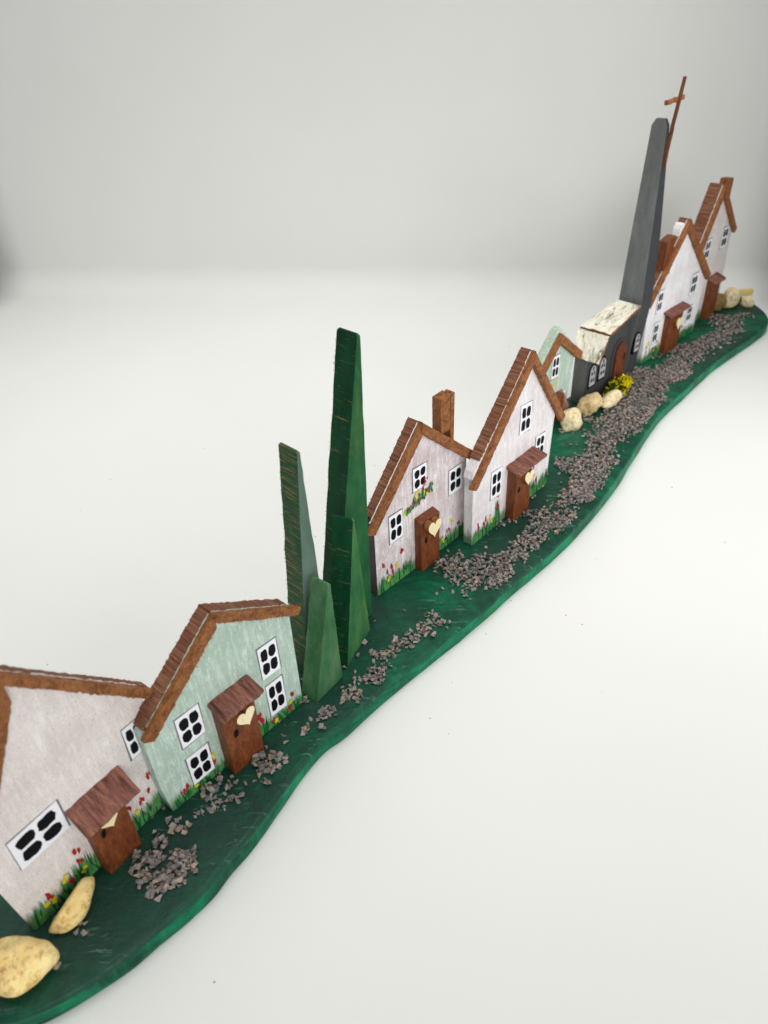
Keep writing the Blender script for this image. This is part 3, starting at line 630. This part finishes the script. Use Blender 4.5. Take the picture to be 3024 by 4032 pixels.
# ------------------------------------------------------------------ gravel path
GM = [m_flat('gravel_mauve', lin(150, 140, 136), .7, .3, .25), m_flat('gravel_grey', lin(134, 128, 126), .7, .3, .25), m_flat('gravel_tan', lin(168, 148, 134), .7, .3, .25), m_flat('gravel_dark', lin(112, 105, 102), .7, .3, .25)]
# centre x, y (cm), radius, number of chips
GRAVEL = [(-6.83,12.06,.3,12),(-6.6,12.3,.3,10),(-8.05,12.41,0.35,22),(-7.66,12.9,0.4,20),(-6.95,12.48,0.4,24),(-6.67,12.65,0.3,14),(-7.27,11.93,0.35,22),(-7.84,12.02,0.3,10),(-7.51,11.64,0.22,7),(-7.06,12.1,0.35,18),(-8.28,12.87,0.2,5),(-7.92,13.39,0.12,2),(-7.36,13.76,0.25,5),(-7.28,14.04,0.1,1),(-6.54,14.07,0.2,4),(-6.92,13.67,0.2,4),(-8.19,14.17,0.1,1),(-7.86,14.47,0.08,1),(-7.4,13.15,0.2,3),(-6.35,14.93,0.3,12),(-5.95,14.54,0.35,13),(-5.78,15.2,0.3,8),(-5.44,14.65,0.2,4),(-6.16,15.46,0.2,5),(-6.24,14.26,0.15,3),(-4.63,15.92,0.4,20),(-5.0,16.18,0.25,7),(-4.24,16.22,0.2,5),(-4.57,15.36,0.35,12),(-3.99,15.8,0.2,4),(-3.89,16.19,0.15,2),(-3.24,17.17,0.15,3),(-3.86,16.78,0.1,1),(-2.61,17.93,0.25,8),(-2.66,17.22,0.1,2),(-4.3,17.77,0.15,3),(-4.03,17.13,0.08,1),(-3.39,18.59,0.12,2),(-4.25,18.04,0.12,2),(-2.51,17.99,0.25,9),(-2.82,17.73,0.1,2),(-2.17,17.91,0.08,1),(-3.25,17.32,0.15,4),(-2.67,17.34,0.15,3),(-3.09,17.69,0.05,1),(-2.58,17.17,0.1,1),(-1.75,18.75,0.3,16),(-2.02,18.47,0.15,3),(-1.31,18.77,0.2,6),(-1.28,18.42,0.15,3),(-1.56,19.03,0.15,4),(-1.37,19.44,0.2,6),(-0.95,19.41,0.25,10),(-0.61,19.45,0.25,10),(-0.37,19.56,0.1,3),(-0.55,19.95,0.3,12),(-0.8,19.9,0.15,4),(-0.44,20.45,0.3,10),(-0.63,20.86,0.2,5),(-0.23,20.83,0.25,8),(0.06,20.74,0.2,5),(0.22,21.13,0.3,9),(0.53,21.25,0.25,7),(0.14,21.41,0.2,5),(0.8,21.64,0.3,9),(0.81,21.02,0.12,2),(0.99,21.49,0.2,6),(1.32,21.88,0.3,10),(1.25,22.25,0.25,8),(1.6,22.15,0.3,9),(1.8,22.71,0.3,9),(2.03,22.4,0.25,8),(2.27,22.24,0.2,5),(1.83,23.08,0.1,2),(1.71,21.64,0.15,3),(-0.02,20.16,0.12,2),(-0.81,23.26,0.04,1),(-0.65,22.65,0.04,1),(-1.09,21.44,0.04,1),(-1.34,20.72,0.04,1),(0.66,23.18,0.04,1),(-1.96,19.18,0.04,1),(-3.5,19.66,0.06,1),(-3.35,18.71,0.04,1),(-3.48,18.51,0.04,1),(-1.9,20.17,0.05,1),(2.23,26.36,0.35,16),(2.48,25.88,0.45,26),(2.96,26.22,0.35,14),(3.29,26.58,0.3,8),(2.97,25.46,0.5,28),(3.36,25.88,0.4,18),(3.15,24.86,0.4,18),(3.58,25.26,0.5,28),(3.94,25.83,0.45,20),(3.78,24.59,0.4,15),(4.34,25.49,0.5,24),(4.33,24.76,0.5,26),(4.77,25.16,0.5,28),(4.77,24.51,0.4,14),(5.21,25.5,0.5,28),(5.33,25.04,0.4,18),(4.98,24.64,0.35,12),(4.95,25.97,0.45,18),(4.54,26.24,0.35,10),(4.17,26.43,0.3,7),(5.5,26.08,0.4,16),(3.35,24.2,0.2,4),(3.32,23.89,0.12,2),(3.49,23.64,0.05,1),(2.81,24.21,0.04,1),(2.12,24.13,0.04,1),(2.39,24.42,0.04,1),(5.14,26.58,0.2,3),(4.63,26.54,0.2,3),(5.83,26.52,0.45,22),(6.19,26.33,0.4,16),(6.16,26.97,0.5,26),(6.58,27.34,0.5,26),(6.83,27.07,0.4,16),(6.59,27.66,0.35,12),(7.06,27.46,0.4,16),(7.36,27.68,0.4,14),(7.09,28.12,0.45,20),(7.54,28.34,0.5,24),(7.56,28.95,0.5,22),(7.92,28.65,0.5,26),(8.1,28.29,0.4,16),(8.49,28.86,0.5,24),(8.17,29.34,0.5,22),(8.93,29.18,0.5,24),(9.06,28.81,0.35,12),(7.81,29.64,0.4,14),(7.39,29.68,0.3,8),(9.12,29.52,0.35,10),(9.67,29.83,0.12,2),(8.44,28.17,0.2,4),(6.97,29.72,0.35,10),(6.45,29.23,0.25,6),(5.94,29.01,0.3,7),(5.56,28.91,0.15,4),(5.39,28.54,0.04,1),(4.84,28.16,0.05,1),(4.73,27.21,0.05,1),(3.38,27.09,0.06,1),(2.91,27.01,0.05,1),(2.68,27.44,0.15,3),(3.48,28.24,0.12,2),(7.61,31.07,0.2,4),(8.35,30.57,0.1,1),(8.36,32.04,0.15,2),(8.49,30.09,0.25,6),(8.84,30.19,0.25,8),(9.17,30.44,0.3,10),(9.04,30.84,0.15,3),(9.46,30.99,0.45,22),(9.91,31.04,0.5,26),(10.22,30.72,0.45,18),(9.75,30.58,0.35,12),(9.95,31.63,0.5,20),(10.44,31.58,0.5,22),(10.84,31.84,0.4,16),(9.53,31.24,0.4,16),(10.01,31.39,0.6,30),(10.21,30.88,0.5,22),(10.48,30.67,0.3,10),(10.38,31.55,0.5,22),(10.76,31.72,0.5,22),(11.11,31.78,0.4,14),(10.47,32.36,0.6,32),(10.96,32.51,0.6,34),(11.43,32.57,0.5,24),(11.73,33.06,0.5,22),(10.48,33.09,0.6,30),(11.06,33.35,0.7,42),(11.65,33.61,0.6,34),(12.22,33.77,0.5,24),(12.62,33.95,0.35,10),(10.34,33.74,0.6,30),(9.99,34.22,0.5,22),(9.65,34.03,0.3,10),(9.93,33.46,0.4,14),(10.96,34.34,0.6,32),(11.5,34.4,0.6,32),(11.96,34.35,0.6,30),(12.42,34.3,0.4,14),(11.5,35.31,0.3,8),(11.91,35.27,0.5,20),(12.32,35.22,0.5,24),(12.73,35.18,0.4,14),(12.42,36.04,0.6,28),(12.8,35.88,0.5,22),(13.15,35.84,0.3,8),(12.18,36.3,0.4,12),(11.73,35.99,0.12,2),(12.19,36.79,0.5,14),(12.73,36.98,0.6,26),(13.21,36.93,0.6,30),(13.56,36.4,0.5,18),(11.98,36.94,0.2,4),(13.17,37.69,0.7,36),(13.78,37.62,0.7,40),(14.25,37.06,0.6,26),(14.8,37.25,0.4,12),(15.19,37.08,0.25,5),(13.79,38.52,0.7,40),(14.33,38.2,0.8,52),(14.91,38.01,0.7,40),(15.47,38.2,0.6,26),(14.29,39.41,0.7,40),(14.84,39.07,0.8,52),(15.47,39.0,0.8,50),(16.05,38.8,0.7,34),(16.67,39.13,0.5,20),(17.07,39.36,0.3,6),(15.16,40.13,0.8,48),(15.79,40.06,0.8,50),(16.43,39.99,0.8,46),(17.09,40.19,0.5,18),(15.77,41.06,0.8,46),(16.46,41.12,0.9,54),(17.15,41.19,0.7,30),(17.57,40.84,0.4,10),(15.94,42.07,0.7,36),(16.64,42.14,0.8,46),(17.3,42.06,0.8,42),(18.0,42.12,0.6,24),(16.77,43.2,0.8,46),(17.43,43.12,0.7,30),(18.15,43.18,0.7,36),(17.37,44.24,0.8,46),(17.01,44.45,0.6,24),(18.01,43.83,0.6,26),(18.58,43.44,0.6,30),(19.16,43.69,0.7,36),(19.78,44.26,0.7,34),(19.29,44.48,0.8,40),(13.84,39.19,0.4,12),(12.45,38.81,0.4,16),(12.76,38.51,0.4,14),(12.07,37.55,0.15,2),(10.85,35.99,0.05,1),(11.09,37.41,0.2,4),(10.69,37.58,0.25,6),(9.46,33.03,0.12,2),(8.88,33.04,0.1,1),(8.36,32.05,0.12,3),(9.86,32.31,0.1,2),(13.06,34.46,0.05,1),(13.48,34.98,0.05,1),(13.95,35.87,0.08,1),(17.29,45.14,0.5,16),(17.4,44.18,0.6,24),(18.05,44.77,0.5,18),(16.86,44.12,0.6,20),(18.49,44.31,0.5,20),(18.74,43.88,0.8,36),(19.15,43.56,0.7,30),(19.15,44.9,0.8,34),(19.46,44.45,0.9,40),(19.64,43.63,0.5,16),(19.83,45.5,0.9,40),(20.06,44.65,0.8,34),(20.1,43.97,0.4,10),(20.37,45.71,0.9,42),(20.73,45.38,0.6,24),(20.94,46.63,0.9,40),(21.52,46.56,0.9,38),(21.82,46.09,0.5,14),(20.6,47.71,0.4,12),(21.44,48.36,0.4,10),(21.3,47.62,0.8,34),(21.76,47.56,0.9,40),(22.23,47.34,0.7,26),(22.26,48.24,0.6,22),(22.79,48.33,0.7,28),(23.09,47.98,0.5,16),(23.31,48.72,0.7,28),(23.72,48.51,0.6,24),(23.9,48.02,0.3,6),(24.72,48.52,0.3,7),(23.96,49.42,0.7,30),(24.37,49.2,0.7,26),(24.79,49.46,0.6,20),(24.55,49.97,0.6,20),(25.22,50.21,0.7,24),(25.83,50.45,0.6,18),(26.62,50.67,0.4,10),(25.48,51.16,0.8,26),(26.15,51.24,0.7,22),(26.78,51.66,0.5,14),(25.43,52.2,0.6,18),(25.99,52.12,0.8,28),(26.61,52.2,0.8,26),(25.83,53.37,0.6,18),(26.27,53.13,0.7,22),(26.76,52.88,0.7,22),(27.46,52.95,0.5,16),(28.05,53.41,0.4,10),(28.5,53.52,0.3,6),(28.59,52.97,0.25,4),(27.73,53.45,0.3,6),(25.78,48.53,0.1,1),(19.7,47.24,0.2,3),(19.33,46.85,0.3,6),(18.88,46.76,0.3,4),(-9.51,10.58,0.05,1),(-9.32,10.51,0.03,1),(-10.22,9.4,0.05,1),(-9.83,9.72,0.04,1),(-9.43,10.88,0.12,2),(-10.35,11.02,0.03,1)]
def chips():
    import bmesh
    protos = []
    for k in range(40):
        bm = bmesh.new(); sx, sy, sz = 1.0, R.uniform(.55, .95), R.uniform(.5, .8)
        for i in range(R.choice([8, 9, 10])):
            p = Vector((R.choice([-1, 1])*R.uniform(.55, 1)*sx, R.choice([-1, 1])*R.uniform(.45, 1)*sy, R.choice([-1, 1])*R.uniform(.5, 1)*sz*.85)); bm.verts.new(p)
        r = bmesh.ops.convex_hull(bm, input=bm.verts[:])
        bmesh.ops.delete(bm, geom=[v for v in bm.verts if not v.link_faces], context='VERTS')
        bm.verts.ensure_lookup_table()
        for i, v in enumerate(bm.verts): v.index = i
        protos.append(([v.co.copy() for v in bm.verts], [[v.index for v in f.verts] for f in bm.faces])); bm.free()
    g = Geo(); grid = {}; PL = smooth_loop(FRONT+BACK, 2)
    def on_board(x, y):
        inside = False; d = 9
        for i in range(len(PL)):
            (x1, y1), (x2, y2) = PL[i-1], PL[i]
            if (y1 > y) != (y2 > y) and x < (x2-x1)*(y-y1)/(y2-y1)+x1: inside = not inside
            L2 = (x2-x1)**2+(y2-y1)**2 or 1; t = max(0, min(1, ((x-x1)*(x2-x1)+(y-y1)*(y2-y1))/L2)); d = min(d, math.hypot(x-x1-t*(x2-x1), y-y1-t*(y2-y1)))
        return inside and d > .3
    for (cx, cy, r, n) in GRAVEL:
        n = n if n < 3 else int(n*1.3); done = 0; stray = R.random() < .25
        for _ in range(n*3):
            if done >= n: break
            a = R.uniform(0, 2*math.pi); q = r*math.sqrt(R.random())*(2.2 if stray and done == 0 and n > 6 else 1); x, y = cx+q*math.cos(a), cy+q*math.sin(a)
            sz = R.uniform(.075, .135)*(.92 if y < 22 else .80)
            key = (int(x/.11), int(y/.11)); c = grid.get(key, 0)
            if c >= 2 or not on_board(x, y): continue
            grid[key] = c+1; done += 1
            vs, fs = R.choice(protos); M = Matrix.Rotation(R.uniform(0, 6.28), 3, 'Z') @ Matrix.Rotation(R.gauss(0, .5), 3, 'X') @ Matrix.Rotation(R.gauss(0, .4), 3, 'Y')
            z = sz*.62+c*.13
            g.add([tuple(M @ v*sz+Vector((x, y, z))) for v in vs], fs, R.choices([0, 1, 2, 3], [5, 4, 3, 2])[0])
    o = g.build('gravel', GM); tag(o, 'winding path of mauve grey gravel chips glued along the green board', 'gravel', kind='stuff')
chips()
